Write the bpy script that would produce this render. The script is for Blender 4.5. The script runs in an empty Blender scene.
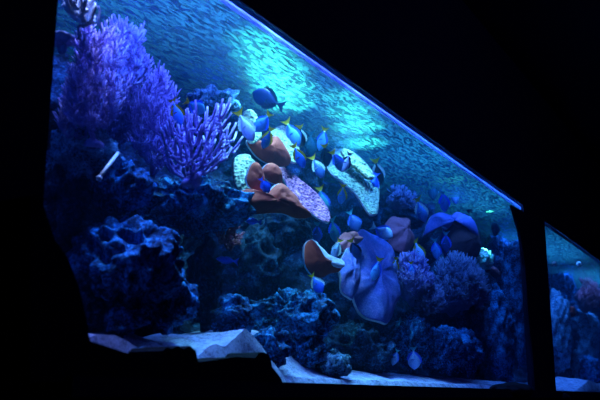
import bpy, math, random
from mathutils import Vector, noise, Matrix
D2R = math.pi/180
# ------------------------------------------------------------------ camera, world, lights, exposure
EYE = 1.0
PITCH = 13.37*D2R; YAW = 29.8*D2R; F_PX = 833.0
CAM = Vector((0.0, -2.0, EYE))
FWD = Vector((math.cos(YAW)*math.cos(PITCH), math.sin(YAW)*math.cos(PITCH), math.sin(PITCH)))
RIGHT = Vector((math.sin(YAW), -math.cos(YAW), 0.0))
UP = RIGHT.cross(FWD)
scene = bpy.context.scene
C = scene.collection
cd = bpy.data.cameras.new('camera'); cam = bpy.data.objects.new('camera', cd); C.objects.link(cam)
cam.matrix_world = Matrix(((RIGHT.x, UP.x, -FWD.x, CAM.x), (RIGHT.y, UP.y, -FWD.y, CAM.y), (RIGHT.z, UP.z, -FWD.z, CAM.z), (0, 0, 0, 1)))
cd.sensor_width = 36; cd.lens = 36*F_PX/600; cd.clip_start = 0.05
cd.dof.use_dof = True; cd.dof.focus_distance = 5.2; cd.dof.aperture_fstop = 3.2
scene.camera = cam
W = bpy.data.worlds.new('dark_room_world'); scene.world = W; W.use_nodes = True
W.node_tree.nodes['Background'].inputs[0].default_value = (0.05, 0.06, 0.6, 1)
W.node_tree.nodes['Background'].inputs[1].default_value = 0.012
scene.view_settings.view_transform = 'Standard'; scene.view_settings.look = 'None'
scene.view_settings.exposure = 0.0; scene.view_settings.gamma = 1.0; scene.view_settings.use_curve_mapping = False

WZ = EYE+1.74            # water level
def ray(px, py):
    return RIGHT*(px-300)+UP*(200-py)+FWD*F_PX
def P(px, py, Y):
    r = ray(px, py); return CAM+r*((Y-CAM.y)/r.y)
def PZ(px, py, z):
    r = ray(px, py); return CAM+r*((z-CAM.z)/r.z)
def mpp(p):
    return (p-CAM).dot(FWD)/F_PX

def area(name, loc, sx, sy, power, col, target=None, spread=180):
    l = bpy.data.lights.new(name, 'AREA'); l.shape = 'RECTANGLE'; l.size = sx; l.size_y = sy
    l.energy = power; l.color = col; l.spread = spread*D2R
    o = bpy.data.objects.new(name, l); C.objects.link(o); o.location = loc
    if target is not None:
        o.rotation_euler = (Vector(target)-Vector(loc)).to_track_quat('-Z', 'Y').to_euler()
    return o
def spot(name, loc, target, power, col, size, blend=0.3, rad=0.05):
    l = bpy.data.lights.new(name, 'SPOT'); l.energy = power; l.color = col
    l.spot_size = size*D2R; l.spot_blend = blend; l.shadow_soft_size = rad
    o = bpy.data.objects.new(name, l); C.objects.link(o); o.location = loc
    o.rotation_euler = (Vector(target)-Vector(loc)).to_track_quat('-Z', 'Y').to_euler()
    return o
BLUE = (0.05, 0.26, 1.0); CYAN = (0.22, 0.80, 0.90); VIOLET = (0.10, 0.22, 1.0)
# rows of lamps hung in the hood over the water
area('tank_lamp', (2.7, 0.14, WZ+0.5), 1.3, 0.2, 100, VIOLET)
area('tank_lamp', (4.2, 0.16, WZ+0.5), 1.0, 0.2, 62, VIOLET)
area('tank_lamp', (5.5, 0.18, WZ+0.5), 1.2, 0.2, 66, BLUE)
area('tank_lamp', (7.2, 0.20, WZ+0.5), 1.4, 0.2, 60, BLUE)
area('tank_lamp', (10.0, 0.30, WZ+0.5), 2.0, 0.25, 110, BLUE)
area('tank_lamp', (13.0, 0.30, WZ+0.5), 2.0, 0.25, 110, BLUE)
# added low spots, lined up to draw the long bright patches on the water
for (px, py, pw, sz) in ((256, 40, 50, 66), (266, 56, 80, 72), (275, 72, 100, 78), (283, 88, 108, 80), (288, 103, 95, 74), (340, 97, 34, 66), (350, 112, 66, 72), (358, 127, 84, 74), (364, 143, 74, 68), (452, 180, 8, 60)):
    s = PZ(px, py, WZ)
    spot('added_spot', (s.x, s.y, WZ+0.24), (s.x, s.y, WZ), pw, CYAN, sz, 0.35)
s = P(483, 259, 0.40)
spot('added_spot', (s.x-0.1, s.y-0.2, WZ+0.4), s, 900, (0.25, 1.0, 0.7), 9, 0.4, 0.02)  # added narrow spot that makes the green coral glow
s = P(132, 262, 0.24)
spot('added_spot', (s.x-0.25, 0.05, WZ+0.4), s, 230, BLUE, 26, 0.6)  # added spot to brighten the large pitted boulder
area('room_fill', (5, -4.5, 4.0), 3, 2, 26, (0.12, 0.15, 1.0), (6.5, 0, 3))  # added fill so the black walls show faintly blue
s = P(82, 10, 0.20)
spot('added_spot', (s.x, s.y-0.05, WZ+0.3), s, 110, (0.5, 0.6, 1.0), 50, 0.5)  # added spot to brighten the white coral in the corner

# ------------------------------------------------------------------ materials
def M(name, build, **kw):
    m = bpy.data.materials.new(name); m.use_nodes = True
    nt = m.node_tree; nt.nodes.clear()
    out = nt.nodes.new('ShaderNodeOutputMaterial')
    build(nt, out, **kw); return m
def N(nt, t, **inp):
    n = nt.nodes.new(t)
    for k, v in inp.items():
        k2 = k.replace('_', ' ')
        if k2 in n.inputs: n.inputs[k2].default_value = v
        else: setattr(n, k, v)
    return n
def coords(nt, scale=(1, 1, 1), rot=(0, 0, 0), obj=True):
    g = N(nt, 'ShaderNodeTexCoord'); mp = N(nt, 'ShaderNodeMapping')
    mp.inputs['Scale'].default_value = scale; mp.inputs['Rotation'].default_value = rot
    nt.links.new(g.outputs['Object'], mp.inputs['Vector']); return mp.outputs['Vector']
def ramp(nt, fac, stops):
    r = N(nt, 'ShaderNodeValToRGB'); cr = r.color_ramp
    while len(cr.elements) < len(stops): cr.elements.new(0.5)
    for e, (p, c) in zip(cr.elements, stops):
        e.position = p; e.color = (c[0], c[1], c[2], 1)
    nt.links.new(fac, r.inputs['Fac']); return r.outputs['Color']
def mottled(nt, out, stops=None, scale=6.0, fine=40.0, bump=0.6, rough=0.85, kind='noise', sss=0.0, dist=0.02, mix=0.5):
    v = coords(nt)
    a = N(nt, 'ShaderNodeTexNoise', Scale=scale, Detail=5.0, Roughness=0.65); nt.links.new(v, a.inputs['Vector'])
    if kind == 'noise':
        b = N(nt, 'ShaderNodeTexNoise', Scale=fine, Detail=4.0, Roughness=0.7); nt.links.new(v, b.inputs['Vector']); bo = b.outputs['Fac']
    else:
        b = N(nt, 'ShaderNodeTexVoronoi', Scale=fine); nt.links.new(v, b.inputs['Vector']); bo = b.outputs['Distance']
    mx = N(nt, 'ShaderNodeMix'); mx.data_type = 'FLOAT'; mx.inputs[0].default_value = mix
    nt.links.new(a.outputs['Fac'], mx.inputs[2]); nt.links.new(bo, mx.inputs[3])
    col = ramp(nt, mx.outputs[0], stops)
    bs = N(nt, 'ShaderNodeBsdfPrincipled'); bs.inputs['Roughness'].default_value = rough
    bs.inputs['Specular IOR Level'].default_value = 0.25
    nt.links.new(col, bs.inputs['Base Color'])
    bp = N(nt, 'ShaderNodeBump', Strength=bump, Distance=dist)
    nt.links.new(mx.outputs[0], bp.inputs['Height']); nt.links.new(bp.outputs['Normal'], bs.inputs['Normal'])
    nt.links.new(bs.outputs[0], out.inputs['Surface'])
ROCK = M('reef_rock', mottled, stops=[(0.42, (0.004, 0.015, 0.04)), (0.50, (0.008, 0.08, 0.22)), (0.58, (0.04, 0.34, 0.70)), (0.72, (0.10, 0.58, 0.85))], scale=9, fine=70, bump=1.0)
ROCK2 = M('crusted_rock', mottled, stops=[(0.40, (0.015, 0.03, 0.05)), (0.50, (0.10, 0.26, 0.42)), (0.62, (0.40, 0.62, 0.78))], scale=10, fine=80, bump=1.0)
ROCKD = M('dark_reef_rock', mottled, stops=[(0.42, (0.002, 0.006, 0.016)), (0.54, (0.010, 0.04, 0.10)), (0.66, (0.06, 0.22, 0.38))], scale=8, fine=65, bump=1.0)  # darker copy of the reef rock, carries the shade of unlit rock
SAND = M('aragonite_sand', mottled, stops=[(0.40, (0.20, 0.18, 0.32)), (0.49, (0.44, 0.44, 0.66)), (0.58, (0.66, 0.64, 0.86))], scale=14, fine=90, bump=0.5)
LILAC = M('lilac_polyps', mottled, stops=[(0.12, (0.02, 0.01, 0.05)), (0.38, (0.18, 0.05, 0.18)), (0.66, (0.60, 0.18, 0.32))], scale=24, fine=58, bump=0.8, kind='vor', mix=0.7)
PALE = M('pale_polyps', mottled, stops=[(0.12, (0.03, 0.10, 0.10)), (0.35, (0.15, 0.22, 0.15)), (0.6, (0.42, 0.46, 0.30))], scale=20, fine=52, bump=0.8, kind='vor', mix=0.7)
AQUA = M('aqua_polyps', mottled, stops=[(0.12, (0.03, 0.14, 0.16)), (0.35, (0.07, 0.15, 0.14)), (0.6, (0.25, 0.34, 0.30))], scale=20, fine=58, bump=0.8, kind='vor', mix=0.7)
TAN = M('tan_coral_skin', mottled, stops=[(0.35, (0.38, 0.045, 0.03)), (0.55, (0.50, 0.065, 0.040)), (0.7, (0.58, 0.09, 0.06))], scale=8, fine=90, bump=0.2)
LEATHER = M('lilac_leather_skin', mottled, stops=[(0.35, (0.02, 0.04, 0.22)), (0.52, (0.10, 0.12, 0.44)), (0.66, (0.46, 0.22, 0.50))], scale=5, fine=90, bump=0.25)
MAUVE = M('mauve_coral_skin', mottled, stops=[(0.35, (0.30, 0.07, 0.10)), (0.6, (0.52, 0.14, 0.18))], scale=8, fine=80, bump=0.3)
BROWN = M('brown_coral_skin', mottled, stops=[(0.35, (0.08, 0.03, 0.04)), (0.6, (0.18, 0.07, 0.08))], scale=8, fine=80, bump=0.3)
RIM = M('pale_growing_rim', mottled, stops=[(0.3, (0.5, 0.48, 0.60)), (0.6, (0.8, 0.78, 0.84))], scale=20, fine=90, bump=0.2)
GORG = M('purple_gorgonian', mottled, stops=[(0.35, (0.18, 0.12, 0.42)), (0.52, (0.46, 0.32, 0.76)), (0.66, (0.85, 0.66, 0.95))], scale=12, fine=160, bump=0.8, dist=0.006)
GORGB = M('blue_violet_gorgonian', mottled, stops=[(0.35, (0.12, 0.13, 0.40)), (0.55, (0.28, 0.24, 0.56)), (0.7, (0.50, 0.40, 0.70))], scale=12, fine=160, bump=0.8, dist=0.006)
XENIA = M('soft_coral_blue', mottled, stops=[(0.35, (0.08, 0.11, 0.26)), (0.6, (0.24, 0.26, 0.44))], scale=12, fine=120, bump=0.4, dist=0.005)
GREEN = M('green_brain_coral', mottled, stops=[(0.2, (0.05, 0.45, 0.28)), (0.45, (0.35, 0.92, 0.62)), (0.6, (0.75, 1.0, 0.82))], scale=10, fine=22, bump=0.8, kind='vor', mix=0.6)
BLACK = M('black_paint', mottled, stops=[(0.3, (0.004, 0.004, 0.016)), (0.7, (0.006, 0.006, 0.026))], scale=6, fine=60, bump=0.1, rough=0.9)
BLACKSIL = M('black_silhouette', mottled, stops=[(0.3, (0.002, 0.002, 0.006)), (0.7, (0.004, 0.004, 0.012))], scale=6, fine=60, bump=0.8, rough=0.95)  # near-black colour standing for unlit shapes in front of the tank
BACKW = M('haze_blue_panel', mottled, stops=[(0.3, (0.02, 0.10, 0.22)), (0.7, (0.04, 0.17, 0.30))], scale=1.5, fine=5, bump=0.0)  # its blue stands in for haze in the deeper water
WHITEP = M('white_plastic', mottled, stops=[(0.3, (0.65, 0.68, 0.66)), (0.7, (0.8, 0.82, 0.8))], scale=4, fine=40, bump=0.0, rough=0.4)

def flat(nt, out, col=(1, 1, 1), rough=0.4, var=0.15, transl=0.0, stripes=None):
    v = coords(nt)
    n = N(nt, 'ShaderNodeTexNoise', Scale=25.0, Detail=2.0); nt.links.new(v, n.inputs['Vector'])
    c0 = tuple(x*(1-var) for x in col); c1 = tuple(min(1, x*(1+var)) for x in col)
    fac = n.outputs['Fac']; stops = [(0.3, c0), (0.7, c1)]
    if stripes:
        w = N(nt, 'ShaderNodeTexWave', Scale=stripes[0], Distortion=0.6); nt.links.new(v, w.inputs['Vector'])
        fac = w.outputs['Fac']; stops = [(0.45, col), (0.6, stripes[1])]
    cc = ramp(nt, fac, stops)
    bs = N(nt, 'ShaderNodeBsdfPrincipled'); bs.inputs['Roughness'].default_value = rough
    bs.inputs['Specular IOR Level'].default_value = 0.3
    nt.links.new(cc, bs.inputs['Base Color'])
    if transl > 0:
        t = N(nt, 'ShaderNodeBsdfTranslucent'); nt.links.new(cc, t.inputs['Color'])
        m = N(nt, 'ShaderNodeMixShader'); m.inputs[0].default_value = transl
        nt.links.new(bs.outputs[0], m.inputs[1]); nt.links.new(t.outputs[0], m.inputs[2])
        nt.links.new(m.outputs[0], out.inputs['Surface'])
    else:
        nt.links.new(bs.outputs[0], out.inputs['Surface'])
def fm(name, col, **k): return M(name, flat, col=col, **k)
F = {
 'blue': fm('fish_blue_skin', (0.10, 0.34, 0.85)), 'bright': fm('fish_light_blue_skin', (0.34, 0.55, 0.95)),
 'royal': fm('fish_royal_blue_skin', (0.03, 0.16, 0.95)), 'teal': fm('fish_teal_skin', (0.05, 0.28, 0.42)),
 'dark': fm('fish_dark_skin', (0.008, 0.014, 0.05)), 'lilac': fm('fish_lilac_skin', (0.50, 0.56, 0.92)),
 'navy': fm('fish_navy_skin', (0.03, 0.09, 0.34)),
 'navystripe': fm('fish_navy_striped_skin', (0.004, 0.006, 0.05), stripes=(9.0, (0.015, 0.03, 0.30))),
 'stripe': fm('fish_pale_striped_skin', (0.05, 0.16, 0.55), stripes=(11.0, (0.55, 0.75, 0.95))),
 'yellow': fm('fish_yellow_fin', (0.62, 0.42, 0.03), transl=0.3), 'whitefin': fm('fish_white_fin', (0.75, 0.80, 0.80), transl=0.4),
 'bluefin': fm('fish_blue_fin', (0.08, 0.22, 0.90), transl=0.35), 'darkfin': fm('fish_dark_fin', (0.01, 0.02, 0.10), transl=0.3),
 'tealfin': fm('fish_teal_fin', (0.05, 0.35, 0.45), transl=0.35),
 'eye': fm('fish_eye', (0.01, 0.01, 0.015), rough=0.1),
}
def water_surface(nt, out):
    v = coords(nt, scale=(1, 1, 1))
    # ripples
    n1 = N(nt, 'ShaderNodeTexNoise', Scale=1.0, Detail=4.0, Roughness=0.6, Distortion=0.5)
    mp = N(nt, 'ShaderNodeMapping'); mp.inputs['Scale'].default_value = (15, 58, 1); mp.inputs['Rotation'].default_value = (0, 0, -0.9)
    nt.links.new(v, mp.inputs['Vector']); nt.links.new(mp.outputs[0], n1.inputs['Vector'])
    n2 = N(nt, 'ShaderNodeTexNoise', Scale=1.6, Detail=3.0); nt.links.new(v, n2.inputs['Vector'])
    bp = N(nt, 'ShaderNodeBump', Strength=0.9, Distance=0.03); nt.links.new(n1.outputs['Fac'], bp.inputs['Height'])
    gl = N(nt, 'ShaderNodeBsdfGlossy', Roughness=0.12); gl.inputs['Color'].default_value = (0.55, 0.85, 1.0, 1)
    nt.links.new(bp.outputs['Normal'], gl.inputs['Normal'])
    tr = N(nt, 'ShaderNodeBsdfTranslucent'); tr.inputs['Color'].default_value = (0.017, 0.075, 0.050, 1)
    nt.links.new(bp.outputs['Normal'], tr.inputs['Normal'])
    tp = N(nt, 'ShaderNodeBsdfTransparent'); tp.inputs['Color'].default_value = (0.9, 0.97, 1, 1)
    # ripple slopes that send lamp light down (bright) against those that mirror the dark tank
    mr = N(nt, 'ShaderNodeMapRange'); mr.inputs['From Min'].default_value = 0.44; mr.inputs['From Max'].default_value = 0.56
    mr.inputs['To Min'].default_value = 0.06; mr.inputs['To Max'].default_value = 0.95
    nt.links.new(n1.outputs['Fac'], mr.inputs['Value'])
    m1 = N(nt, 'ShaderNodeMixShader'); nt.links.new(mr.outputs[0], m1.inputs[0])
    nt.links.new(gl.outputs[0], m1.inputs[1]); nt.links.new(tr.outputs[0], m1.inputs[2])
    lw = N(nt, 'ShaderNodeLayerWeight', Blend=0.5)
    m2r = N(nt, 'ShaderNodeMapRange'); m2r.inputs['From Min'].default_value = 0.35; m2r.inputs['From Max'].default_value = 0.55
    m2r.inputs['To Min'].default_value = 0.52; m2r.inputs['To Max'].default_value = 1.0
    nt.links.new(lw.outputs['Facing'], m2r.inputs['Value'])
    m2 = N(nt, 'ShaderNodeMixShader'); nt.links.new(m2r.outputs[0], m2.inputs[0])
    nt.links.new(tp.outputs[0], m2.inputs[1]); nt.links.new(m1.outputs[0], m2.inputs[2])
    nt.links.new(m2.outputs[0], out.inputs['Surface'])
WATER = M('rippled_water_surface', water_surface)
def glass(nt, out):
    tp = N(nt, 'ShaderNodeBsdfTransparent'); tp.inputs['Color'].default_value = (0.93, 0.97, 1, 1)
    gl = N(nt, 'ShaderNodeBsdfGlossy', Roughness=0.02)
    fr = N(nt, 'ShaderNodeLayerWeight', Blend=0.5)
    pw = N(nt, 'ShaderNodeMath', operation='POWER'); nt.links.new(fr.outputs['Facing'], pw.inputs[0]); pw.inputs[1].default_value = 5.0
    ml = N(nt, 'ShaderNodeMath', operation='MULTIPLY'); nt.links.new(pw.outputs[0], ml.inputs[0]); ml.inputs[1].default_value = 0.3
    m = N(nt, 'ShaderNodeMixShader'); nt.links.new(ml.outputs[0], m.inputs[0])
    nt.links.new(tp.outputs[0], m.inputs[1]); nt.links.new(gl.outputs[0], m.inputs[2])
    nt.links.new(m.outputs[0], out.inputs['Surface'])
GLASS = M('clear_acrylic', glass)
MENISC = fm('water_edge', (0.62, 0.66, 0.98), rough=0.2, transl=0.7)

# ------------------------------------------------------------------ mesh helpers
def link(name, verts, faces, mats, parent=None, midx=None, smooth=True):
    me = bpy.data.meshes.new(name); me.from_pydata([tuple(v) for v in verts], [], faces)
    if not isinstance(mats, (list, tuple)): mats = [mats]
    for m in mats: me.materials.append(m)
    if midx: me.polygons.foreach_set('material_index', midx)
    me.polygons.foreach_set('use_smooth', [smooth]*len(me.polygons))
    me.update()
    o = bpy.data.objects.new(name, me); C.objects.link(o)
    if parent: o.parent = parent
    return o
def centre(o):           # origin to the middle of the base
    me = o.data; vs = [v.co for v in me.vertices]
    c = Vector(((min(v.x for v in vs)+max(v.x for v in vs))/2, (min(v.y for v in vs)+max(v.y for v in vs))/2, min(v.z for v in vs)))
    me.transform(Matrix.Translation(-c)); o.location = c; return o
def tag(o, label, cat, group=None, kind=None):
    o['label'] = label; o['category'] = cat
    if group: o['group'] = group
    if kind: o['kind'] = kind
    return o
def thing(name, loc, label, cat, group=None):
    o = bpy.data.objects.new(name, None); o.empty_display_size = 0.05; C.objects.link(o); o.location = loc
    return tag(o, label, cat, group)
def struct(o): o['kind'] = 'structure'; return o
def box(name, a, b, mat, parent=None):
    x0, y0, z0 = a; x1, y1, z1 = b
    v = [(x, y, z) for x in (x0, x1) for y in (y0, y1) for z in (z0, z1)]
    f = [(0, 1, 3, 2), (4, 6, 7, 5), (0, 4, 5, 1), (2, 3, 7, 6), (0, 2, 6, 4), (1, 5, 7, 3)]
    return link(name, v, f, mat, parent, smooth=False)
def smooth_loop(pts, k=4):
    n = len(pts); out = []
    for i in range(n):
        p0, p1, p2, p3 = pts[i-1], pts[i], pts[(i+1) % n], pts[(i+2) % n]
        for j in range(k):
            t = j/k
            out.append(tuple(0.5*((2*p1[d])+(-p0[d]+p2[d])*t+(2*p0[d]-5*p1[d]+4*p2[d]-p3[d])*t*t+(-p0[d]+3*p1[d]-3*p2[d]+p3[d])*t**3) for d in (0, 1)))
    return out
def lobe(name, outline, Y, mats, tilt=(-.2, 0), thick=0.02, bulge=0.0, rough=0.006, seed=0, parent=None, flute=0.0):
    """curled plate of coral: its outline lies in a plane through the middle, leaning by tilt = (dY per metre X, dY per metre Z)"""
    lp = smooth_loop(outline, 5)
    cx = sum(p[0] for p in outline)/len(outline); cy = sum(p[1] for p in outline)/len(outline)
    c = P(cx, cy, Y); nrm = Vector((tilt[0], -1, tilt[1])).normalized()
    def hit(px, py):
        r = ray(px, py); return CAM+r*((c-CAM).dot(nrm)/r.dot(nrm))
    rimp = [hit(*p) for p in lp]; n = len(rimp); R = 12
    cc = sum(rimp, Vector())/n
    rad = sum((p-cc).length for p in rimp)/n
    verts = []; faces = []; mi = []
    for side in (1, -1):
        for r in range(R+1):
            fr = r/R; fr = fr if r == 0 else math.sin(fr*math.pi/2)**0.9
            for i, p in enumerate(rimp):
                q = cc.lerp(p, max(fr, 0.001))
                w = noise.noise(q*5+Vector((seed, 0, 0)))
                d = bulge*(1-fr*fr)*rad+flute*rad*fr*math.sin(i/n*6.283*5+seed)*0.5+w*0.05*rad
                th = thick*0.5*math.sqrt(max(0, 1-fr**6))+thick*0.12*(1 if r < R else 0)
                rr = rough*noise.noise(q*38+Vector((seed*3, side, 0)))
                verts.append(q+nrm*(d+side*th+rr*(1-fr**8)))
    S = (R+1)*n
    for si in (0, 1):
        for r in range(R):
            for i in range(n):
                a = si*S+r*n+i; b = si*S+r*n+(i+1) % n; e = si*S+(r+1)*n+(i+1) % n; d = si*S+(r+1)*n+i
                faces.append((a, d, e, b) if si == 0 else (a, b, e, d))
                mi.append((2 if len(mats) > 2 and r >= R-1 else si))
    for i in range(n):
        a = R*n+i; b = R*n+(i+1) % n
        faces.append((a, S+a, S+b, b)); mi.append(2 if len(mats) > 2 else 0)
    o = link(name, verts, faces, mats, parent, mi)
    return o
def ellipsoid_dims(px, py, rx, ry, Y, ymax=1.12):
    c = P(px, py, Y); m = mpp(c); w = rx*m; h = ry*m
    v = c-CAM; psi = math.atan2(v.y, v.x)
    b = max(0.03, min(w, Y-0.04 if Y > 0 else 0.12, ymax-Y+0.1))
    a = math.sqrt(max(w*w-(b*math.cos(psi))**2, (0.6*w)**2))/max(0.3, math.sin(psi))
    return c, min(a, w*2.2), b, h
_ico = {}
def ico(n):
    if n not in _ico:
        import bmesh
        bm = bmesh.new(); bmesh.ops.create_icosphere(bm, subdivisions=n, radius=1)
        _ico[n] = ([v.co.copy() for v in bm.verts], [tuple(v.index for v in f.verts) for f in bm.faces]); bm.free()
    return _ico[n]
def rock(px, py, rx, ry, Y, label, mat=None, seed=0, det=5, amp=0.30, name='reef_rock', group=None, cat='rock', parent=None, pocks=1.0):
    c, a, b, h = ellipsoid_dims(px, py, rx, ry, Y)
    V, Fc = ico(det); out = []
    rm = (a+b+h)/3; s = Vector((seed*7.3, seed*1.7, seed*3.1))
    for v in V:
        q = Vector((v.x*a, v.y*b, v.z*h))
        n1 = noise.noise(q*(1.3/rm)+s); n2 = 1-2*abs(noise.noise(q*(3.2/rm)+s*2)); n3 = 1-2*abs(noise.noise(q*14+s)); n4 = noise.noise(q*38+s)
        k = 1+amp*(n1*1.1+(n2-0.6)*0.45)
        d = (n3-0.55)*0.045*pocks+n4*0.014*pocks
        out.append(Vector((q.x*k, q.y*k, q.z*k))+v*min(d, 0.05))
    o = link(name, [c+q for q in out], Fc, mat or ROCK, parent)
    if parent is None:
        centre(o); tag(o, label, cat, group)
    return o
def tube_path(V, Fc, pts, radii, sides=5):
    """append a tapered tube through pts"""
    base = len(V); n = len(pts); prev = None
    for i, p in enumerate(pts):
        d = (pts[min(i+1, n-1)]-pts[max(i-1, 0)]).normalized()
        if prev is None:
            u = d.orthogonal().normalized()
        else:
            u = (prev-d*prev.dot(d))
            u = u.normalized() if u.length > 1e-5 else d.orthogonal().normalized()
        prev = u; w = d.cross(u)
        for k in range(sides):
            an = 2*math.pi*k/sides
            V.append(p+(u*math.cos(an)+w*math.sin(an))*radii[i])
    for i in range(n-1):
        for k in range(sides):
            a = base+i*sides+k; b = base+i*sides+(k+1) % sides
            Fc.append((a, b, b+sides, a+sides))
    Fc.append(tuple(base+(n-1)*sides+k for k in range(sides)))
    Fc.append(tuple(base+sides-1-k for k in range(sides)))
def inside(poly, x, y):
    r = False; j = len(poly)-1
    for i in range(len(poly)):
        if (poly[i][1] > y) != (poly[j][1] > y) and x < (poly[j][0]-poly[i][0])*(y-poly[i][1])/(poly[j][1]-poly[i][1])+poly[i][0]: r = not r
        j = i
    return r
def branching(name, base, outline, Y, dy, n, mat, r0, r1, tip, seed, parent=None, bias=0.35, sides=5, twigs=1):
    """a colony whose branches grow out of one foot and fill an outline"""
    rnd = random.Random(seed)
    x0 = min(p[0] for p in outline); x1 = max(p[0] for p in outline); y0 = min(p[1] for p in outline); y1 = max(p[1] for p in outline)
    b = P(base[0], base[1], Y); T = []
    while len(T) < n:
        x = rnd.uniform(x0, x1); y = rnd.uniform(y0, y1)
        if inside(outline, x, y): T.append(P(x, y, Y+rnd.uniform(-dy, dy)))
    T.sort(key=lambda p: (p-b).length)
    nodes = [b]; par = [-1]; L = [0.0]; kids = [0]
    for t in T:
        best = None; bc = 1e9
        for i, q in enumerate(nodes):
            d = (t-q).length
            out = (t-b).normalized().dot((t-q).normalized()) if d > 1e-6 else 1
            cst = d*(1.6-0.6*out)+bias*L[i]*0.4
            if cst < bc: bc = cst; best = i
        q = nodes[best]; mid = q.lerp(t, 0.5)+Vector((0, 0, -0.10*(t-q).length))
        nodes.append(mid); par.append(best); L.append(L[best]+(mid-q).length); kids[best] += 1; kids.append(1)
        nodes.append(t); par.append(len(nodes)-2); L.append(L[-1]+(t-mid).length); kids.append(0)
    wgt = [1.0]*len(nodes)
    for i in range(len(nodes)-1, 0, -1): wgt[par[i]] += wgt[i]
    mw = wgt[0]
    rad = [r1+(r0-r1)*(w/mw)**0.5 for w in wgt]
    V = []; Fc = []
    for i in range(1, len(nodes)):
        p = par[i]; a, c = nodes[p], nodes[i]
        pts = [a, a.lerp(c, 0.5)+Vector([rnd.uniform(-1, 1)*0.06*(c-a).length for _ in range(3)]), c]
        rr = [min(rad[p], rad[i]*1.5), rad[i]*1.1, rad[i]]
        if kids[i] == 0:
            d = (c-nodes[p]).normalized()*0.5+(c-b).normalized()*0.7+Vector((0, 0, 0.35)); d.normalize()
            tl = tip*rnd.uniform(0.6, 1.3)
            pts += [c+d*tl*0.5, c+(d+Vector((0, 0, 0.15)))*tl]; rr += [r1*1.05, r1*0.8]
        tube_path(V, Fc, pts, rr, sides)
        if twigs:
            for _ in range(twigs):
                q = a.lerp(c, rnd.random()); dd = ((c-a).normalized()*.7+Vector([rnd.uniform(-1, 1) for _ in range(3)])+Vector((0, 0, .3))).normalized()
                tube_path(V, Fc, [q, q+dd*tip*.5, q+(dd+Vector((0, 0, .3)))*tip*.9], [r1*.9, r1*.9, r1*.6], 4)
    return link(name, V, Fc, mat, parent)

# ------------------------------------------------------------------ setting: the dark viewing room and the tank shell
XL = P(46, 165, -.05).x; XP0 = P(527, 300, 0).x; XP1 = P(548, 300, 0).x; XE = 16.0; SILL = EYE+0.062; BACK = 1.25; TOP = 4.2
struct(box('floor', (-4, -6, -0.1), (XE+1, 0, 0), BLACK))
struct(box('ceiling', (-4, -6, TOP), (XE+1, BACK+0.1, TOP+0.1), BLACK))
struct(box('wall_rear', (-4, -6.1, 0), (XE+1, -6, TOP), BLACK))
struct(box('wall_left', (-4.1, -6, 0), (-4, 0, TOP), BLACK))
struct(box('wall_right', (XE+1, -6, 0), (XE+1.1, 0, TOP), BLACK))
struct(box('wall_front_left', (-4, -0.05, 0), (XL, 0.02, TOP), BLACK))
struct(box('wall_front_upper', (XL, -0.025, WZ+0.03), (XE+1, -0.013, TOP), BLACK))
struct(box('wall_front_lower', (XL, -0.05, 0), (XE+1, 0.0, SILL-0.06), BLACK))
struct(box('trim_sill', (XL, -0.22, SILL-0.06), (XE+1, 0.0, SILL), BLACK))
# slightly angled pillar between the tanks
struct(box('wall_pillar', (XP0, -0.02, 0), (XP1, 0.04, TOP), BLACK))
struct(box('wall_tank_left', (XL-0.12, 0, 0.8), (XL-0.05, BACK, TOP), BACKW))
struct(box('wall_tank_right', (XE, 0, 0.8), (XE+0.1, BACK, TOP), BACKW))
struct(box('wall_tank_back', (XL-0.12, BACK, 0.8), (XE+0.1, BACK+0.08, TOP), BACKW))
struct(box('floor_tank', (XL-0.12, 0.0, 0.8), (XE+0.1, BACK, 0.9), BACKW))
for i, (a, b) in enumerate(((XL, XP0), (XP1, XE))):
    struct(box('window_%d' % (i+1), (a, -0.012, SILL-0.06), (b, 0.0, WZ+0.3), GLASS))

s = [(512, 205), (531, 217), (531, 345), (528, 310), (525, 265), (520, 232)]
a = [P(x, y, -.03) for x, y in s]; b = [p+Vector((0, .025, 0)) for p in a]; n = len(s)
struct(link('trim_pillar_bracket', a+b, [tuple(range(n))[::-1], tuple(range(n, 2*n))]+[(i, (i+1) % n, (i+1) % n+n, i+n) for i in range(n)], BLACK, smooth=False))
# water surfaces
def surface(name, xa, xb, label):
    V = []; Fc = []; nx = int((xb-xa)/0.03); ny = 42
    for i in range(nx+1):
        for j in range(ny+1):
            x = xa+(xb-xa)*i/nx; y = 0.002+(BACK-0.002)*j/ny
            u = x*math.cos(0.9)+y*math.sin(0.9); w = -x*math.sin(0.9)+y*math.cos(0.9)
            z = WZ+0.006*noise.noise(Vector((u*5, w*14, 0)))+0.005*noise.noise(Vector((u*2, w*4, 5)))
            if j == 0: z = WZ+0.002*noise.noise(Vector((x*3, 0, 0)))
            V.append((x, y, z))
    for i in range(nx):
        for j in range(ny):
            a = i*(ny+1)+j; Fc.append((a, a+ny+1, a+ny+2, a+1))
    o = link(name, V, Fc, WATER); return tag(o, label, 'water', kind='stuff')
surface('water_surface', XL-0.05, XE, 'rippled bright blue water surface over the reef')
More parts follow.
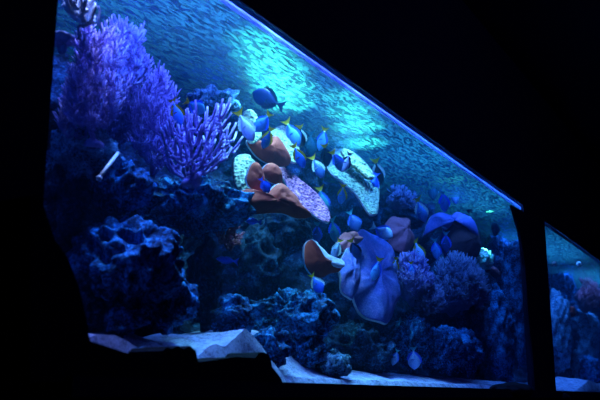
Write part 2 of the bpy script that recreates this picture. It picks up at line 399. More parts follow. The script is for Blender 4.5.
# water edge drawn up against the glass, with swells
def edge(xa, xb, label, swells):
    V = []; Fc = []; n = int((xb-xa)/0.02)
    for i in range(n+1):
        x = xa+(xb-xa)*i/n
        h = 0.012+0.004*noise.noise(Vector((x*4, 3, 0)))
        for (c, w, a) in swells:
            t = (x-c)/w
            if abs(t) < 1: h += a*(1-t*t)
        V += [(x, 0.003, WZ-0.010), (x, 0.0005, WZ+h), (x, 0.009, WZ+h), (x, 0.014, WZ-0.010)]
    for i in range(n):
        for k in range(4):
            a = i*4+k; b = i*4+(k+1) % 4; Fc.append((a, b, b+4, a+4))
    o = link('water_edge', V, Fc, MENISC); return centre(tag(o, label, 'water edge'))
sw = [(PZ(268, 26, WZ).x, 0.25, 0.03), (PZ(355, 90, WZ).x, 0.12, 0.035), (PZ(448, 156, WZ).x, 0.25, 0.02)]
edge(XL, XP0, 'thin pale line of water climbing the glass of the main window', [])
def vol(nt, out):
    v = N(nt, 'ShaderNodeVolumeScatter', Density=0.028, Anisotropy=0.2); v.inputs['Color'].default_value = (0.10, 0.55, 1.0, 1)
    a = N(nt, 'ShaderNodeVolumeAbsorption', Density=0.05); a.inputs['Color'].default_value = (0.1, 0.5, 1.0, 1)
    ad = N(nt, 'ShaderNodeAddShader'); nt.links.new(v.outputs[0], ad.inputs[0]); nt.links.new(a.outputs[0], ad.inputs[1])
    nt.links.new(ad.outputs[0], out.inputs['Volume'])
wb = box('water_body', (XL, 0.001, 0.9), (XE-.01, BACK-.01, WZ-.02), M('hazy_sea_water', vol)); tag(wb, 'faintly hazy blue water filling the tank', 'water', kind='stuff')
# sand bed
def interp(tab, x):
    if x <= tab[0][0]: return tab[0][1]
    for (a, b), (c, d) in zip(tab, tab[1:]):
        if x <= c: return b+(d-b)*(x-a)/(c-a)
    return tab[-1][1]
prof = [(60, 336), (90, 337), (105, 335), (117, 335), (130, 341), (142, 348), (150, 344), (157, 341), (166, 347), (178, 366), (195, 362), (207, 350), (218, 343), (227, 348), (238, 337), (248, 327), (262, 343), (275, 362), (286, 376), (310, 378), (350, 379), (400, 381), (450, 384), (490, 385), (526, 385)]
back = [(60, 333), (90, 332), (120, 331), (142, 340), (160, 334), (190, 336), (210, 331), (236, 325), (255, 330), (275, 350), (300, 364), (350, 370), (400, 374), (450, 378), (500, 382), (540, 383)]
PX = []
for (px, py) in prof:
    q = P(px, py, 0.03); PX.append((q.x, q.z))
BX = []
for (px, py) in back:
    q = P(px, py, 0.40); BX.append((q.x, q.z))
PX2 = [(P(x, y, 0.03).x, P(x, y, 0.03).z) for x, y in ((545, 388), (575, 391), (583, 386), (590, 380), (600, 384))]
def sand(name, xa, xb, pf, bk, label):
    V = []; Fc = []; nx = int((xb-xa)/0.016); ny = 40
    for i in range(nx+1):
        x = xa+(xb-xa)*i/nx; zf = interp(pf, x); zb = interp(bk, x)
        V.append((x, 0.002, SILL-0.10)); V.append((x, 0.012, SILL-0.02+(zf-SILL)*0.45))
        for j in range(ny+1):
            t = j/ny; y = 0.045+(BACK-0.045)*t**1.4
            s = min(1, max(0, (y-0.045)/0.36)); s = s*s*(3-2*s)
            z = zf+(zb-zf)*s+0.010*noise.noise(Vector((x*7, y*9, 1)))*min(1, y*10)+0.004*noise.noise(Vector((x*30, y*30, 1)))
            if y > 0.4: z -= (y-0.4)*0.1
            if j == 0: V.append((x, y-.001, z))
            V.append((x, y, z))
    m = ny+4
    for i in range(nx):
        for j in range(m-1):
            if j == 2: continue
            a = i*m+j; Fc.append((a, a+m, a+m+1, a+1))
    o = link(name, V, Fc, SAND); return tag(o, label, 'sand', kind='stuff')
sand('sand_bed', XL, XE, PX+PX2, BX+[(a, b+0.04) for a, b in PX2], 'pale sand heaped against the glass along the bottom of the tank')

# ------------------------------------------------------------------ reef wall behind
def reef(name, xa, xb, top, label, seed, lean):
    V = []; Fc = []; nx = int((xb-xa)/0.022); nz = 80
    for i in range(nx+1):
        x = xa+(xb-xa)*i/nx; zt = interp(top, x)+0.06*noise.noise(Vector((x*4, seed, 0)))+0.03*noise.noise(Vector((x*13, seed, 0)))
        for j in range(nz+1):
            t = j/nz; z = 0.95+(zt-0.95)*min(1, t*1.04)
            q = Vector((x, z, seed))
            y = 0.98-lean*(1-t)**1.5-0.28*(noise.noise(q*1.8)+0.2)-0.13*(1-2*abs(noise.noise(q*4.5)))-0.05*(1-2*abs(noise.noise(q*13)))-0.012*noise.noise(q*40)
            if t > 0.95: y += (t-0.95)*6
            y = min(max(y, 0.30), BACK-0.01)
            V.append((x+0.05*noise.noise(q*9), y, z))
    for i in range(nx):
        for j in range(nz):
            a = i*(nz+1)+j; Fc.append((a, a+nz+1, a+nz+2, a+1))
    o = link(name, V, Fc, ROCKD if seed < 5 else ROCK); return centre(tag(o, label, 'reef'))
tp = [(50, 60), (100, 90), (150, 118), (185, 100), (235, 118), (262, 150), (300, 165), (340, 185), (390, 197), (440, 205), (475, 215), (520, 235)]
TP = [(P(x, y, 0.8).x, P(x, y, 0.8).z) for x, y in tp]
tp2 = [(548, 262), (575, 280), (600, 295)]
TP2 = [(P(x, y, 0.8).x, P(x, y, 0.8).z) for x, y in tp2]
reef('reef_wall', XL-0.04, XE, TP+TP2, 'long dark rock reef rising along the back of the tank', 1, 0.18)

R = [
 (84, 158, 36, 30, .42, 'pale blue rock below the tall purple gorgonian at the left end', ROCK2),
 (122, 186, 30, 22, .30, 'small rough rock beside the pale tube, above the lower left boulder', ROCK),
 (60, 215, 22, 60, .45, 'unlit rock at the left end of the tank under the pale blue rock', ROCKD),  # its lack of light is put into the dark material
 (190, 207, 52, 25, .50, 'wide blue rock shelf under the finger gorgonian', ROCK),
 (127, 266, 52, 40, .24, 'large pitted blue boulder above the sand at lower left', ROCK),
 (163, 298, 32, 28, .22, 'lower right shoulder rock of the large pitted boulder', ROCK),
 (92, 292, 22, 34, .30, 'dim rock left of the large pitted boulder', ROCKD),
 (123, 323, 19, 11, .16, 'small low rounded rock on the left sand', ROCK),
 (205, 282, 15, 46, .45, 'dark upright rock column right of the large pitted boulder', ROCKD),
 (233, 317, 19, 19, .20, 'smooth rounded rock behind the peaked sand heap', ROCK),
 (292, 318, 40, 25, .34, 'broad crusted boulder at bottom centre', ROCK),
 (272, 347, 18, 17, .14, 'small round stone right of the peaked sand heap', ROCK),
 (304, 350, 18, 16, .22, 'stone under the broad crusted boulder resting on sand', ROCK),
 (333, 364, 14, 12, .12, 'little pale stone on the sand strip right of the broad boulder', ROCK2),
 (214, 104, 26, 13, .62, 'speckled overhanging rock above the finger gorgonian', ROCK2),
 (284, 232, 24, 20, .52, 'added dark rock for the shade under the lilac wing of the tan cup coral', ROCKD),  # put in for its dark colour, as the shaded underside of the cup
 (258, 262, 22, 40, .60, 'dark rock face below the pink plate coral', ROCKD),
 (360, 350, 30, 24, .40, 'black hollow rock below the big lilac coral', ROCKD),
 (412, 342, 17, 26, .35, 'rock behind the low blue fish near the sand', ROCK),
 (440, 350, 20, 22, .28, 'rough rock below the feathery soft coral bed', ROCK),
 (462, 352, 18, 20, .22, 'low rock on the sand right of the rough rock', ROCK),
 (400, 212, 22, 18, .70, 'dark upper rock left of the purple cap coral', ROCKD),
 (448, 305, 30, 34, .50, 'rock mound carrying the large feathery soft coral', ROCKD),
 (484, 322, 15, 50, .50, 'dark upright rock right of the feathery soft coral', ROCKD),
 (500, 335, 13, 46, .36, 'slanting blue rock near the right end of the main window', ROCK),
 (517, 300, 12, 58, .40, 'tall blue rock column against the black pillar', ROCK),
 (497, 262, 14, 30, .66, 'upper blue rock right of the bright green coral', ROCK),
 (514, 255, 11, 26, .60, 'top rock of the column beside the black pillar', ROCK2),
 (558, 330, 12, 40, .50, 'ragged rock behind the far window close to the black pillar', ROCK2),
 (585, 345, 14, 38, .60, 'rock behind the far window at the right edge of the view', ROCK2),
 (563, 290, 10, 24, .70, 'upper rock behind the far window under the left pale disc', ROCK),
 (590, 372, 10, 14, .30, 'low rock on the sand behind the far window', ROCK),
]
for i, r in enumerate(R):
    rock(*r[:5], r[5], mat=r[6], seed=i+1, det=(6 if r[2]*r[3] > 900 and r[6] is not ROCKD else 5))

# ------------------------------------------------------------------ gorgonians and branching corals
t = thing('gorgonian', P(93, 140, 0.30), 'tall purple sea fan of thin branches at the upper left of the tank', 'coral')
def P_child(o, root):    # keep world coordinates of a part under its thing
    o.data.transform(Matrix.Translation(-root.location)); o.parent = root; return o
fan = [(76, 124), (64, 118), (68, 90), (74, 66), (80, 40), (88, 26), (97, 42), (106, 28), (118, 22), (128, 26), (132, 36), (142, 30), (146, 38), (138, 48), (144, 58), (150, 66), (144, 78), (128, 96), (108, 126)]
P_child(branching('branches', (93, 138), fan, 0.30, 0.11, 620, GORG, 0.011, 0.0025, 0.042, 3, twigs=3), t)
P_child(rock(93, 142, 7, 6, 0.30, '', mat=GORG, seed=50, det=3, name='holdfast', parent=t), t)
t = thing('gorgonian', P(92, 118, 0.52), 'blue lower sea fan growing behind the tall purple sea fan', 'coral')
P_child(branching('branches', (92, 150), [(58, 122), (66, 96), (84, 96), (110, 92), (140, 100), (150, 128), (132, 142), (104, 148), (70, 142)], 0.46, 0.12, 420, GORGB, 0.010, 0.0028, 0.04, 4, twigs=3), t)
t = thing('gorgonian', P(150, 175, 0.34), 'mid purple sea fan between the tall fan and the finger gorgonian', 'coral')
P_child(branching('branches', (152, 176), [(132, 150), (128, 118), (136, 92), (150, 84), (158, 70), (166, 72), (168, 86), (176, 92), (172, 120), (170, 150), (160, 172)], 0.36, 0.10, 300, GORG, 0.010, 0.0027, 0.042, 5, twigs=3), t)
t = thing('gorgonian', P(190, 182, 0.26), 'bushy finger gorgonian with thick lilac tips left of the tan coral', 'coral')
P_child(branching('branches', (192, 180), [(166, 168), (160, 150), (166, 134), (180, 128), (188, 118), (204, 122), (216, 112), (226, 114), (224, 130), (234, 140), (236, 152), (222, 162), (206, 176), (180, 178)], 0.26, 0.10, 260, GORG, 0.012, 0.0062, 0.07, 6, sides=6, twigs=0), t)
P_child(rock(192, 181, 9, 6, 0.26, '', mat=GORG, seed=51, det=3, name='holdfast', parent=t), t)
t = thing('staghorn_coral', P(80, 24, 0.20), 'bright white-blue branching coral at the top left corner', 'coral')
P_child(branching('branches', (84, 24), [(66, 0), (90, 0), (96, 14), (92, 24), (84, 20), (74, 18), (67, 8)], 0.20, 0.06, 46, RIM, 0.018, 0.009, 0.03, 7, sides=6), t)
for (x0, y0, x1, y1, l) in ((80, 20, 78, 40, 'left of two pale strands hanging at the top left corner'), (98, 6, 101, 38, 'right of two pale strands hanging at the top left corner')):
    V = []; Fc = []; pts = [P(x0+(x1-x0)*k/8+1.2*math.sin(k*1.3), y0+(y1-y0)*k/8, 0.2) for k in range(9)]
    tube_path(V, Fc, pts, [0.006]*8+[0.003], 6); centre(tag(link('hanging_strand', V, Fc, XENIA), l, 'seaweed', 'strands hanging at the top left'))
rock(64, 42, 9, 9, 0.35, 'round blue knob coral at the left end near the top', mat=XENIA, seed=60, det=4, name='knob_coral', cat='coral')
t = thing('small_gorgonian', P(232, 250, 0.40), 'small pinkish tuft coral in the dark hollow under the rock shelf', 'coral')
P_child(branching('branches', (230, 250), [(218, 244), (216, 232), (226, 228), (236, 220), (242, 232), (240, 246)], 0.40, 0.05, 60, MAUVE, 0.010, 0.004, 0.03, 8), t)
# pale tube resting on the rocks
t = thing('clear_tube', P(109, 166, 0.14), 'straight pale tube leaning on the rocks at left', 'tube')
V = []; Fc = []; tube_path(V, Fc, [P(99, 178, .12), P(118, 153, .20)], [0.007, 0.007], 10); P_child(link('tube', V, Fc, WHITEP), t)
V = []; Fc = []; tube_path(V, Fc, [P(98.2, 179, .12), P(99.6, 177.2, .12)], [0.010, 0.010], 10); P_child(link('end_cap', V, Fc, WHITEP), t)

# ------------------------------------------------------------------ plate corals
def coral(name, px, py, Y, label, lobes, cat='coral', group=None):
    t = thing(name, P(px, py, Y), label, cat, group)
    for (nm, ol, y, mats, kw) in lobes: P_child(lobe(nm, ol, y, mats, **kw), t)
    return t
coral('cup_coral', 265, 212, .30, 'tan and lilac cup coral with a long speckled wing sloping right', [
 ('cup_wall', [(236, 208), (236, 198), (241, 191), (248, 189), (254, 193), (259, 198), (266, 193), (274, 185), (284, 184), (294, 194), (300, 206), (312, 216), (298, 219), (280, 214), (262, 214), (246, 214)], .26, [TAN, TAN, RIM], dict(bulge=.3, thick=.03, seed=1, flute=.12, rough=.01)),
 ('upright_lobe', [(246, 182), (248, 170), (252, 163), (257, 163), (261, 169), (264, 180), (262, 192), (254, 192)], .30, [TAN, TAN, RIM], dict(bulge=.2, thick=.025, seed=2)),
 ('curled_lobe', [(261, 172), (264, 166), (270, 163), (277, 166), (281, 174), (281, 184), (273, 184), (265, 179)], .33, [TAN, TAN, RIM], dict(bulge=.3, thick=.025, seed=3)),
 ('wing', [(268, 164), (278, 165), (291, 173), (305, 184), (318, 196), (327, 208), (330, 217), (328, 223), (318, 219), (306, 210), (296, 200), (288, 189), (280, 176)], .36, [LILAC, BROWN, RIM], dict(tilt=(-.45, .9), bulge=-.2, thick=.03, seed=4, rough=.016)),
])
coral('encrusting_coral', 246, 188, .48, 'pale green crusting coral behind the tan cup coral', [
 ('crust', [(233, 162), (237, 156), (245, 156), (252, 164), (258, 176), (260, 190), (248, 195), (238, 188), (234, 176)], .46, [PALE, BROWN], dict(tilt=(-.2, .5), bulge=.3, thick=.04, seed=5, rough=.015))])
coral('cup_coral', 268, 165, .48, 'upper tan cup coral with a pale polyp top behind the fish', [
 ('cup_wall', [(246, 143), (249, 139), (257, 141), (266, 140), (275, 136), (283, 145), (290, 160), (284, 167), (270, 165), (256, 157)], .46, [TAN, TAN, RIM], dict(bulge=.3, thick=.03, seed=6)),
 ('polyp_top', [(266, 135), (273, 129), (282, 127), (290, 133), (297, 145), (303, 158), (298, 163), (289, 160), (281, 148), (273, 139)], .54, [PALE, BROWN, RIM], dict(tilt=(-.3, .9), thick=.03, seed=7, rough=.015)),
 ('pale_lobe', [(243, 114), (249, 110), (255, 115), (259, 126), (261, 138), (256, 143), (249, 142), (246, 130)], .50, [PALE, TAN, RIM], dict(tilt=(-.3, .5), thick=.03, seed=8, rough=.012))])
coral('plate_coral', 355, 200, .46, 'bright pale aqua plate coral sloping down to the right', [
 ('plate', [(327, 168), (328, 156), (333, 149), (342, 147), (352, 151), (363, 160), (372, 171), (378, 183), (379, 198), (377, 214), (370, 216), (363, 206), (356, 195), (349, 189), (341, 182), (333, 177)], .44, [AQUA, BROWN, RIM], dict(tilt=(-.4, .8), thick=.035, seed=9, rough=.012)),
 ('ridge', [(341, 150), (348, 150), (360, 159), (371, 171), (374, 178), (368, 179), (357, 170), (346, 160)], .40, [PALE, PALE], dict(tilt=(-.4, .8), thick=.03, seed=10, rough=.012))])
coral('cup_coral', 318, 276, .34, 'small rusty tan cup coral with a pale lip above the broad boulder', [
 ('cup_wall', [(303, 250), (305, 243), (311, 240), (317, 250), (324, 258), (334, 262), (341, 266), (338, 272), (328, 274), (320, 278), (310, 274), (304, 264)], .30, [TAN, BROWN, RIM], dict(bulge=.2, thick=.03, seed=11)),
 ('lip', [(311, 240), (316, 246), (323, 255), (333, 259), (343, 262), (344, 267), (334, 266), (324, 261), (316, 254)], .29, [RIM, RIM], dict(tilt=(-.2, .8), thick=.03, seed=12))])
coral('leather_coral', 365, 322, .36, 'large lilac blue leather coral hanging in folds at centre', [
 ('main_fold', [(352, 240), (358, 231), (368, 229), (379, 236), (388, 248), (394, 262), (398, 280), (398, 296), (394, 306), (392, 318), (385, 325), (376, 324), (366, 318), (357, 306), (350, 296), (347, 280), (348, 258)], .34, [LEATHER, BROWN, RIM], dict(tilt=(-.3, .45), bulge=.16, thick=.045, seed=13, flute=.13, rough=.012)),
 ('left_fold', [(339, 278), (340, 262), (345, 250), (352, 248), (358, 258), (358, 284), (352, 300), (344, 294)], .30, [LEATHER, BROWN, RIM], dict(tilt=(-.3, .3), bulge=.25, thick=.035, seed=14, flute=.15, rough=.012)),
 ('upper_crest', [(336, 246), (340, 236), (348, 232), (358, 234), (362, 240), (354, 246), (344, 252)], .38, [MAUVE, BROWN, RIM], dict(tilt=(-.3, .6), bulge=.1, thick=.03, seed=15, flute=.2))])
coral('mushroom_coral', 398, 256, .50, 'dull pink lobed coral right of the large lilac coral', [
 ('cap', [(384, 232), (386, 222), (393, 217), (402, 219), (408, 228), (411, 240), (410, 250), (402, 256), (393, 250), (387, 242)], .50, [MAUVE, BROWN], dict(tilt=(-.3, .5), bulge=.35, thick=.05, seed=16, flute=.2, rough=.02))])
coral('mushroom_coral', 455, 264, .50, 'brown domed coral under a purple folded cap on the right', [
 ('dome', [(444, 228), (452, 219), (461, 216), (470, 223), (475, 238), (477, 254), (468, 265), (454, 266), (445, 256), (441, 242)], .48, [BROWN, BROWN, LEATHER], dict(bulge=.4, thick=.06, seed=17)),
 ('folded_cap', [(423, 236), (425, 224), (431, 216), (440, 212), (448, 217), (457, 212), (466, 215), (473, 224), (478, 236), (472, 234), (464, 223), (455, 219), (449, 228), (440, 228), (431, 226)], .46, [LEATHER, MAUVE, RIM], dict(tilt=(-.3, .5), bulge=.1, thick=.04, seed=18, flute=.15))])
rock(467, 219, 3.5, 2.8, .42, 'small white coral knob on top of the purple cap', mat=RIM, seed=70, det=3, name='knob_coral', cat='coral', pocks=.3)
rock(483, 259, 9, 9, .40, 'bright green brain coral near the right end of the reef', mat=GREEN, seed=71, det=5, name='brain_coral', cat='coral', amp=.35, pocks=.6)
coral('mushroom_coral', 495, 276, .40, 'tiny pinkish coral just below the bright green coral', [
 ('cap', [(489, 268), (493, 267), (498, 273), (498, 278), (492, 275)], .40, [MAUVE, BROWN], dict(bulge=.2, thick=.05, seed=19))])
# feathery soft corals
def feathery(px, py, rx, ry, Y, label, n, mat, seed, fl=0.06, name='soft_coral'):
    rnd = random.Random(seed); c, a, b, h = ellipsoid_dims(px, py, rx, ry, Y)
    t = thing(name, c-Vector((0, 0, h)), label, 'coral')
    P_child(rock(px, py, rx*.75, ry*.8, Y, '', mat=mat, seed=seed, det=4, name='base', parent=t), t)
    V = []; Fc = []
    for k in range(n):
        u = rnd.uniform(0, 2*math.pi); v = rnd.uniform(-0.5, 1)
        d = Vector((math.cos(u)*math.sqrt(1-v*v), -abs(math.sin(u))*math.sqrt(1-v*v), v))
        p = c+Vector((d.x*a*.85, d.y*b*.85, d.z*h*.85)); L = fl*rnd.uniform(.6, 1.3)
        stem = p+d*L*.6+Vector((0, 0, L*.2)); tube_path(V, Fc, [p, stem], [.006, .005], 5)
        for j in range(7):
            e = (d*0.8+Vector([rnd.uniform(-1, 1) for _ in range(3)])*.8+Vector((0, 0, .3))).normalized()
            tube_path(V, Fc, [stem, stem+e*L*.4, stem+(e+Vector((0, 0, .2)))*L*.8], [.004, .0045, .003], 4)
    P_child(link('polyps', V, Fc, mat), t); return t
feathery(408, 284, 15, 22, .34, 'violet tufted soft coral right of the large lilac coral', 110, GORGB, 21)
feathery(452, 292, 24, 26, .36, 'large feathery blue soft coral bed on the right reef mound', 260, XENIA, 22, .08)
feathery(426, 304, 10, 12, .26, 'small blue anemone like tuft under the violet soft coral', 60, XENIA, 23)
feathery(398, 203, 12, 6, .55, 'pale tufts of soft coral on the upper right rocks', 50, XENIA, 24, .05)
feathery(585, 300, 10, 14, .50, 'pink feathery coral behind the far window', 90, MAUVE, 25, .09)
rock(568, 312, 7, 6, .40, 'rusty ring shaped coral low behind the far window', mat=TAN, seed=73, det=4, name='ring_coral', cat='coral')
# pale round discs behind the far window, each on a thin rod
for (px, py, l) in ((554, 264, 'left of two pale round nozzles high behind the far window'), (579, 264, 'right of two pale round nozzles high behind the far window')):
    c = P(px, py, .08); m = mpp(c); t = thing('pale_dot', c, l, 'roundel', 'pale round nozzles behind the far window')
    d = (CAM-c).normalized(); V = []; Fc = []
    tube_path(V, Fc, [Vector(-d*0.05), Vector(d*0.0)], [2.6*m, 2.6*m], 20); o = link('dot_body', V, Fc, WHITEP, t)
    V = []; Fc = []; tube_path(V, Fc, [Vector(d*0.001), Vector(d*0.012)], [1.1*m, 1.0*m], 16); link('dot_centre', V, Fc, BACKW, t)
    V = []; Fc = []; tube_path(V, Fc, [Vector(-d*0.04), Vector((0.02, BACK-c.y, 0))], [.006, .006], 8); link('rear_rod', V, Fc, BLACK, t)

# ------------------------------------------------------------------ fish (nose +X, back +Z, 1 m long before scaling)
def fish_meshes(kind):
    """profile tables: half heights along the body; returns dict of (verts, faces)"""
    deep = {'tang': .175, 'round': .25, 'slim': .13}[kind]
    out = {}
    V = []; Fc = []; ns = 22; sd = 16
    for i in range(ns+1):
        t = i/ns; x = .44-.80*t
        env = (math.sin(math.pi*min(1, t*1.06+.02)**.80))**1.0 if t*1.06+.02 < 1 else 0
        hh = max(.035 if t > .5 else .006, deep*env); ww = max(.012, .095*(math.sin(math.pi*min(.97, t*.95+.04)**.7))**.8)
        for k in range(sd):
            an = 2*math.pi*k/sd; cs = math.cos(an)
            V.append(Vector((x, ww*math.sin(an)*(1-.25*abs(cs)**3), hh*cs)))
    for i in range(ns):
        for k in range(sd):
            a = i*sd+k; b = i*sd+(k+1) % sd; Fc.append((a, b, b+sd, a+sd))
    Fc.append(tuple(range(sd-1, -1, -1))); Fc.append(tuple(ns*sd+k for k in range(sd)))
    out['body'] = (V, Fc)
    def sheet(root, tipf, n=14, m=4, th=.008):
        V = []; Fc = []
        for s in (1, -1):
            for i in range(n+1):
                r = root(i/n); e = tipf(i/n)
                for j in range(m+1):
                    f = j/m; p = r.lerp(e, f); p = p+Vector((0, s*th*(1-f*.8), 0)); V.append(p)
        S = (n+1)*(m+1)
        for si in (0, 1):
            for i in range(n):
                for j in range(m):
                    a = si*S+i*(m+1)+j; q = (a, a+1, a+m+2, a+m+1); Fc.append(q if si == 0 else q[::-1])
        for i in range(n):
            a = i*(m+1)+m; Fc.append((a, a+m+1, S+a+m+1, S+a)); a = i*(m+1); Fc.append((a+m+1, a, S+a, S+a+m+1))
        return V, Fc
    def hh(t): return deep*(math.sin(math.pi*min(.999, t*1.06+.02)**.80))**1.0
    fh = .075 if kind != 'slim' else .06
    def sp(u): return .012*math.sin(u*60)
    out['dorsal_fin'] = sheet(lambda u: Vector((.44-.8*(.26+.62*u), 0, hh(.26+.62*u)*.93)), lambda u: Vector((.44-.8*(.28+.66*u)-.02, 0, hh(.26+.62*u)+fh*(math.sin(math.pi*(.12+.80*u))**.6)+sp(u))))
    out['anal_fin'] = sheet(lambda u: Vector((.44-.8*(.45+.43*u), 0, -hh(.45+.43*u)*.93)), lambda u: Vector((.44-.8*(.48+.46*u)-.02, 0, -hh(.45+.43*u)-fh*.9*(math.sin(math.pi*(.12+.80*u))**.6)+sp(u))))
    out['tail_fin'] = sheet(lambda u: Vector((-.345, 0, .032*(1-2*u))), lambda u: Vector((-.50-.07*abs(1-2*u)**1.6, 0, .19*(1-2*u))))
    pv, pf = sheet(lambda u: Vector((.14, 0, .02-.04*u)), lambda u: Vector((.0-.03*math.sin(u*3.1), 0, .05-.15*u)), 6, 3, .004)
    for s in (1, -1):
        M4 = Matrix.Translation((0, s*.082, -.02)) @ Matrix.Rotation(-s*.5, 4, 'Z')
        out['pectoral_fin%d' % s] = ([M4 @ p for p in pv], pf)
        V0, F0 = ico(2); out['eye%d' % s] = ([Vector((.32+.022*v.x, s*.052+.018*v.y, .045+.022*v.z)) for v in V0], F0)
    return out
FM = {k: fish_meshes(k) for k in ('tang', 'round', 'slim')}
_cache = {}
def make_fish(px, py, Lpx, ang, Y, look, label, yaw=0.0, flip=1, kind='tang', name='tang', group=None, roll=0.0):
    body, fin, tail = look
    c = P(px, py, Y); m = mpp(c); sc = Lpx*m/.95
    view = (c-CAM).normalized(); R_ = view.cross(Vector((0, 0, 1))).normalized(); U_ = R_.cross(view)
    a = ang*D2R; nose = (R_*math.cos(a)+U_*math.sin(a))*math.cos(yaw*D2R)+view*math.sin(yaw*D2R); nose.normalize()
    upv = (R_*-math.sin(a)+U_*math.cos(a))*flip
    upv = (upv-nose*upv.dot(nose)).normalized()
    if roll: upv = Matrix.Rotation(roll*D2R, 3, nose) @ upv
    side = upv.cross(nose)
    t = thing(name, c, label, 'fish', group)
    t.rotation_mode = 'QUATERNION'
    t.rotation_quaternion = Matrix((nose, side, upv)).transposed().to_quaternion(); t.scale = (sc,)*3
    for part, (V, Fc) in FM[kind].items():
        nm = part.rstrip('-1'); mat = {'body': body, 'tail_fin': tail, 'dorsal_fin': fin, 'anal_fin': fin, 'pectoral_fin': fin, 'eye': 'eye'}[nm]
        key = (kind, part, mat)
        if key not in _cache:
            o = link(nm, V, Fc, F[mat], t); _cache[key] = o
        else:
            o = _cache[key].copy(); C.objects.link(o); o.parent = t
    return t
G = 'blue tangs schooling in front of the reef'
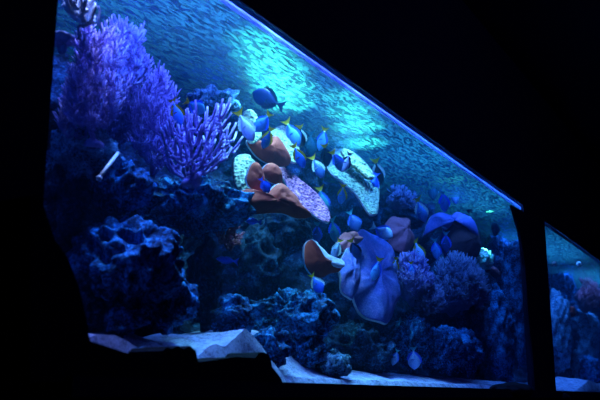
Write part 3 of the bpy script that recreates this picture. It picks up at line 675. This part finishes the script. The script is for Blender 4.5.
FISH = [
 (267, 99, 35, 156, .42, ('navystripe', 'darkfin', 'darkfin'), 'dark striped fish alone just under the bright patch of water', dict(kind='round', name='damselfish', flip=-1)),
 (177, 113, 28, -68, .30, ('blue', 'whitefin', 'yellow'), 'blue fish nose down at far left, left of its neighbour above the finger gorgonian', {}),
 (196, 107, 24, -28, .34, ('teal', 'bluefin', 'yellow'), 'teal blue fish with tall yellow tail above the finger gorgonian', dict(kind='round')),
 (246, 127, 34, -62, .28, ('lilac', 'bluefin', 'yellow'), 'pale lilac blue fish beside the pale lobe of the upper tan coral', {}),
 (262, 123, 24, -128, .34, ('blue', 'bluefin', 'yellow'), 'blue fish with white and yellow tail below the dark striped fish', dict(kind='round')),
 (267, 139, 24, -112, .38, ('navy', 'darkfin', 'yellow'), 'navy fish with yellow tail over the upper tan cup coral', {}),
 (293, 134, 30, -62, .34, ('blue', 'bluefin', 'yellow'), 'slanting blue fish right of the upper pale polyp coral', {}),
 (301, 137, 24, -82, .40, ('dark', 'darkfin', 'yellow'), 'black fish with yellow edge between two blue fish', {}),
 (322, 140, 24, -105, .38, ('blue', 'bluefin', 'yellow'), 'blue fish with yellow and white tail left of the second bright water patch', {}),
 (299, 157, 26, -65, .30, ('royal', 'bluefin', 'yellow'), 'royal blue fish right of the upper tan cup coral', {}),
 (311, 145, 26, -88, .46, ('teal', 'tealfin', 'tealfin'), 'dim teal fish behind the royal blue fish', {}),
 (318, 168, 26, -62, .34, ('navy', 'bluefin', 'yellow'), 'mid blue fish with yellow tail left of the aqua plate coral', {}),
 (326, 156, 24, -82, .36, ('dark', 'darkfin', 'yellow'), 'black fish with yellow tail at the left rim of the aqua plate coral', {}),
 (346, 163, 21, -112, .24, ('lilac', 'darkfin', 'darkfin'), 'lilac fish with dark fins in front of the aqua plate coral', {}),
 (338, 162, 24, -62, .28, ('navy', 'bluefin', 'yellow'), 'dark blue fish just left of the lilac fish on the aqua plate', {}),
 (378, 173, 28, -80, .40, ('dark', 'darkfin', 'yellow'), 'black fish with yellow edge right of the aqua plate coral', {}),
 (374, 184, 22, -105, .34, ('royal', 'bluefin', 'bluefin'), 'bright blue fish at the right rim of the aqua plate coral', {}),
 (342, 195, 22, -98, .34, ('blue', 'bluefin', 'yellow'), 'bright blue fish under the aqua plate coral', {}),
 (323, 201, 28, -75, .36, ('teal', 'bluefin', 'yellow'), 'teal fish with yellow tail beside the end of the lilac wing', {}),
 (317, 234, 22, -92, .36, ('navy', 'bluefin', 'tealfin'), 'dim blue fish below the tip of the lilac wing', {}),
 (334, 231, 26, -80, .38, ('teal', 'bluefin', 'tealfin'), 'dim teal oval fish right of the lilac wing tip', {}),
 (354, 222, 23, -68, .34, ('navy', 'bluefin', 'tealfin'), 'round dim fish with spiky fins above the large lilac coral', dict(kind='round')),
 (355, 250, 24, -68, .22, ('navy', 'darkfin', 'yellow'), 'dark blue fish in front of the top fold of the large lilac coral', {}),
 (336, 250, 22, -112, .26, ('bright', 'bluefin', 'yellow'), 'light blue fish left of the large lilac coral', {}),
 (376, 270, 24, -108, .20, ('blue', 'bluefin', 'yellow'), 'blue fish with yellow tail in front of the middle of the large lilac coral', {}),
 (395, 266, 17, -98, .26, ('bright', 'bluefin', 'yellow'), 'small light blue fish at the right edge of the large lilac coral', {}),
 (383, 232, 24, -30, .34, ('stripe', 'bluefin', 'whitefin'), 'pale striped blue fish between the lilac and dull pink corals', dict(kind='round', name='angelfish')),
 (421, 211, 28, -72, .40, ('blue', 'bluefin', 'yellow'), 'bright blue fish above the left end of the purple cap coral', {}),
 (419, 252, 25, -72, .36, ('bright', 'yellow', 'yellow'), 'light blue fish with yellow arched fin right of the dull pink coral', {}),
 (436, 250, 22, -85, .40, ('blue', 'bluefin', 'tealfin'), 'plain blue fish left of the brown domed coral', {}),
 (446, 243, 22, -92, .38, ('navy', 'bluefin', 'tealfin'), 'dim navy fish in front of the brown domed coral', {}),
 (317, 284, 22, -60, .20, ('royal', 'bluefin', 'yellow'), 'royal blue fish above the broad crusted boulder', dict(kind='round')),
 (252, 221, 19, 172, .30, ('royal', 'bluefin', 'bluefin'), 'small slim blue fish in the hollow under the tan cup coral', dict(kind='slim', name='chromis')),
 (226, 260, 22, 172, .30, ('royal', 'bluefin', 'bluefin'), 'slim blue fish above the smooth rock behind the sand heap', dict(kind='slim', name='chromis')),
 (265, 186, 17, -60, .22, ('royal', 'bluefin', 'bluefin'), 'royal blue fish sitting in the notch of the tan cup coral', dict(kind='round')),
 (440, 177, 24, -78, .44, ('dark', 'darkfin', 'darkfin'), 'black fish high on the right just under the water edge', {}),
 (454, 194, 22, -80, .40, ('bright', 'bluefin', 'bluefin'), 'light backed fish below and right of the high black fish', {}),
 (444, 202, 24, -85, .42, ('blue', 'bluefin', 'tealfin'), 'blue fish directly above the purple cap coral', {}),
 (432, 190, 22, -85, .46, ('teal', 'tealfin', 'yellow'), 'dim teal fish left of the high black fish', {}),
 (484, 203, 22, -75, .42, ('dark', 'darkfin', 'tealfin'), 'black fish under the water edge above the bright green coral', {}),
 (469, 206, 18, -88, .44, ('dark', 'darkfin', 'tealfin'), 'small black fish above the brown domed coral', {}),
 (462, 190, 16, -60, .50, ('navy', 'bluefin', 'yellow'), 'small navy fish close under the water edge on the right', {}),
 (495, 229, 18, -88, .42, ('dark', 'darkfin', 'tealfin'), 'black fish above and right of the bright green coral', {}),
 (475, 278, 22, -70, .36, ('navy', 'bluefin', 'tealfin'), 'dim navy fish below left of the bright green coral', {}),
 (412, 270, 16, -85, .24, ('blue', 'bluefin', 'yellow'), 'small blue fish over the violet tufted soft coral', {}),
 (388, 346, 18, -75, .28, ('navy', 'bluefin', 'bluefin'), 'dim blue fish in the dark below the large lilac coral', {}),
 (395, 358, 17, -110, .22, ('bright', 'bluefin', 'tealfin'), 'light blue fish close to the sand below the large lilac coral', {}),
 (414, 359, 24, -88, .20, ('bright', 'bluefin', 'tealfin'), 'light blue fish nose down just above the sand at right', dict(kind='round')),
 (571, 262, 12, -75, .40, ('dark', 'darkfin', 'darkfin'), 'dark fish between the two pale nozzles behind the far window', {}),
]
for i, f in enumerate(FISH):
    kw = dict(f[7]); kw.setdefault('yaw', [18, -15, 25, -8, 10][i % 5])
    if 'name' not in kw: kw['group'] = G
    elif kw['name'] == 'chromis': kw['group'] = 'slim blue fish in the hollows'
    if i % 2 and f[5][2] == 'yellow': f = f[:5]+((f[5][0], 'yellow' if i % 4 == 1 else 'whitefin', 'yellow'),)+f[6:]
    make_fish(*f[:7], **kw)

# ------------------------------------------------------------------ black silhouettes outside the glass, their shade put into the colour
def prism(name, outline, y0, y1, mat, label, cat):
    n = len(outline); a = [P(x, y, y0) for x, y in outline]; b = [Vector((p.x, y1, p.z)) for p in a]
    o = link(name, a+b, [tuple(range(n))[::-1], tuple(range(n, 2*n))]+[(i, (i+1) % n, (i+1) % n+n, i+n) for i in range(n)], mat, smooth=False)
    return centre(tag(o, label, cat))
prism('black_ramp', [(30, 196), (40, 196), (47, 216), (55, 240), (68, 258), (78, 284), (85, 312), (90, 341), (163, 365), (163, 382), (30, 382)], -0.20, -0.04, BLACKSIL, 'black sloping ledge piece at the lower left of the glass', 'silhouette')  # added black piece covering a part that lies in shade
prism('black_silhouette_block', [(163, 388), (163, 351), (167, 347), (172, 349), (178, 346), (184, 349), (190, 346), (196, 351), (198, 362), (208, 361), (220, 359), (235, 357), (255, 358), (259, 353), (263, 352), (268, 354), (271, 359), (272, 367), (281, 378), (284, 388)], -0.20, -0.05, BLACKSIL, 'black jagged silhouette and long hump on the sill under the peaked sand heap', 'silhouette')  # stand-in for unlit foreground shapes, drawn as one black outline
for i, (px, py, rx, ry, l) in enumerate(((513, 391, 24, 8, 'flat black lump on the sill just left of the pillar'), (558, 398, 11, 6, 'flat black lump on the sill just right of the pillar'))):
    rock(px, py, rx, ry, -0.16, l, mat=BLACKSIL, seed=80+i, det=4, amp=.18, name='black_lump', cat='rock', pocks=.25)
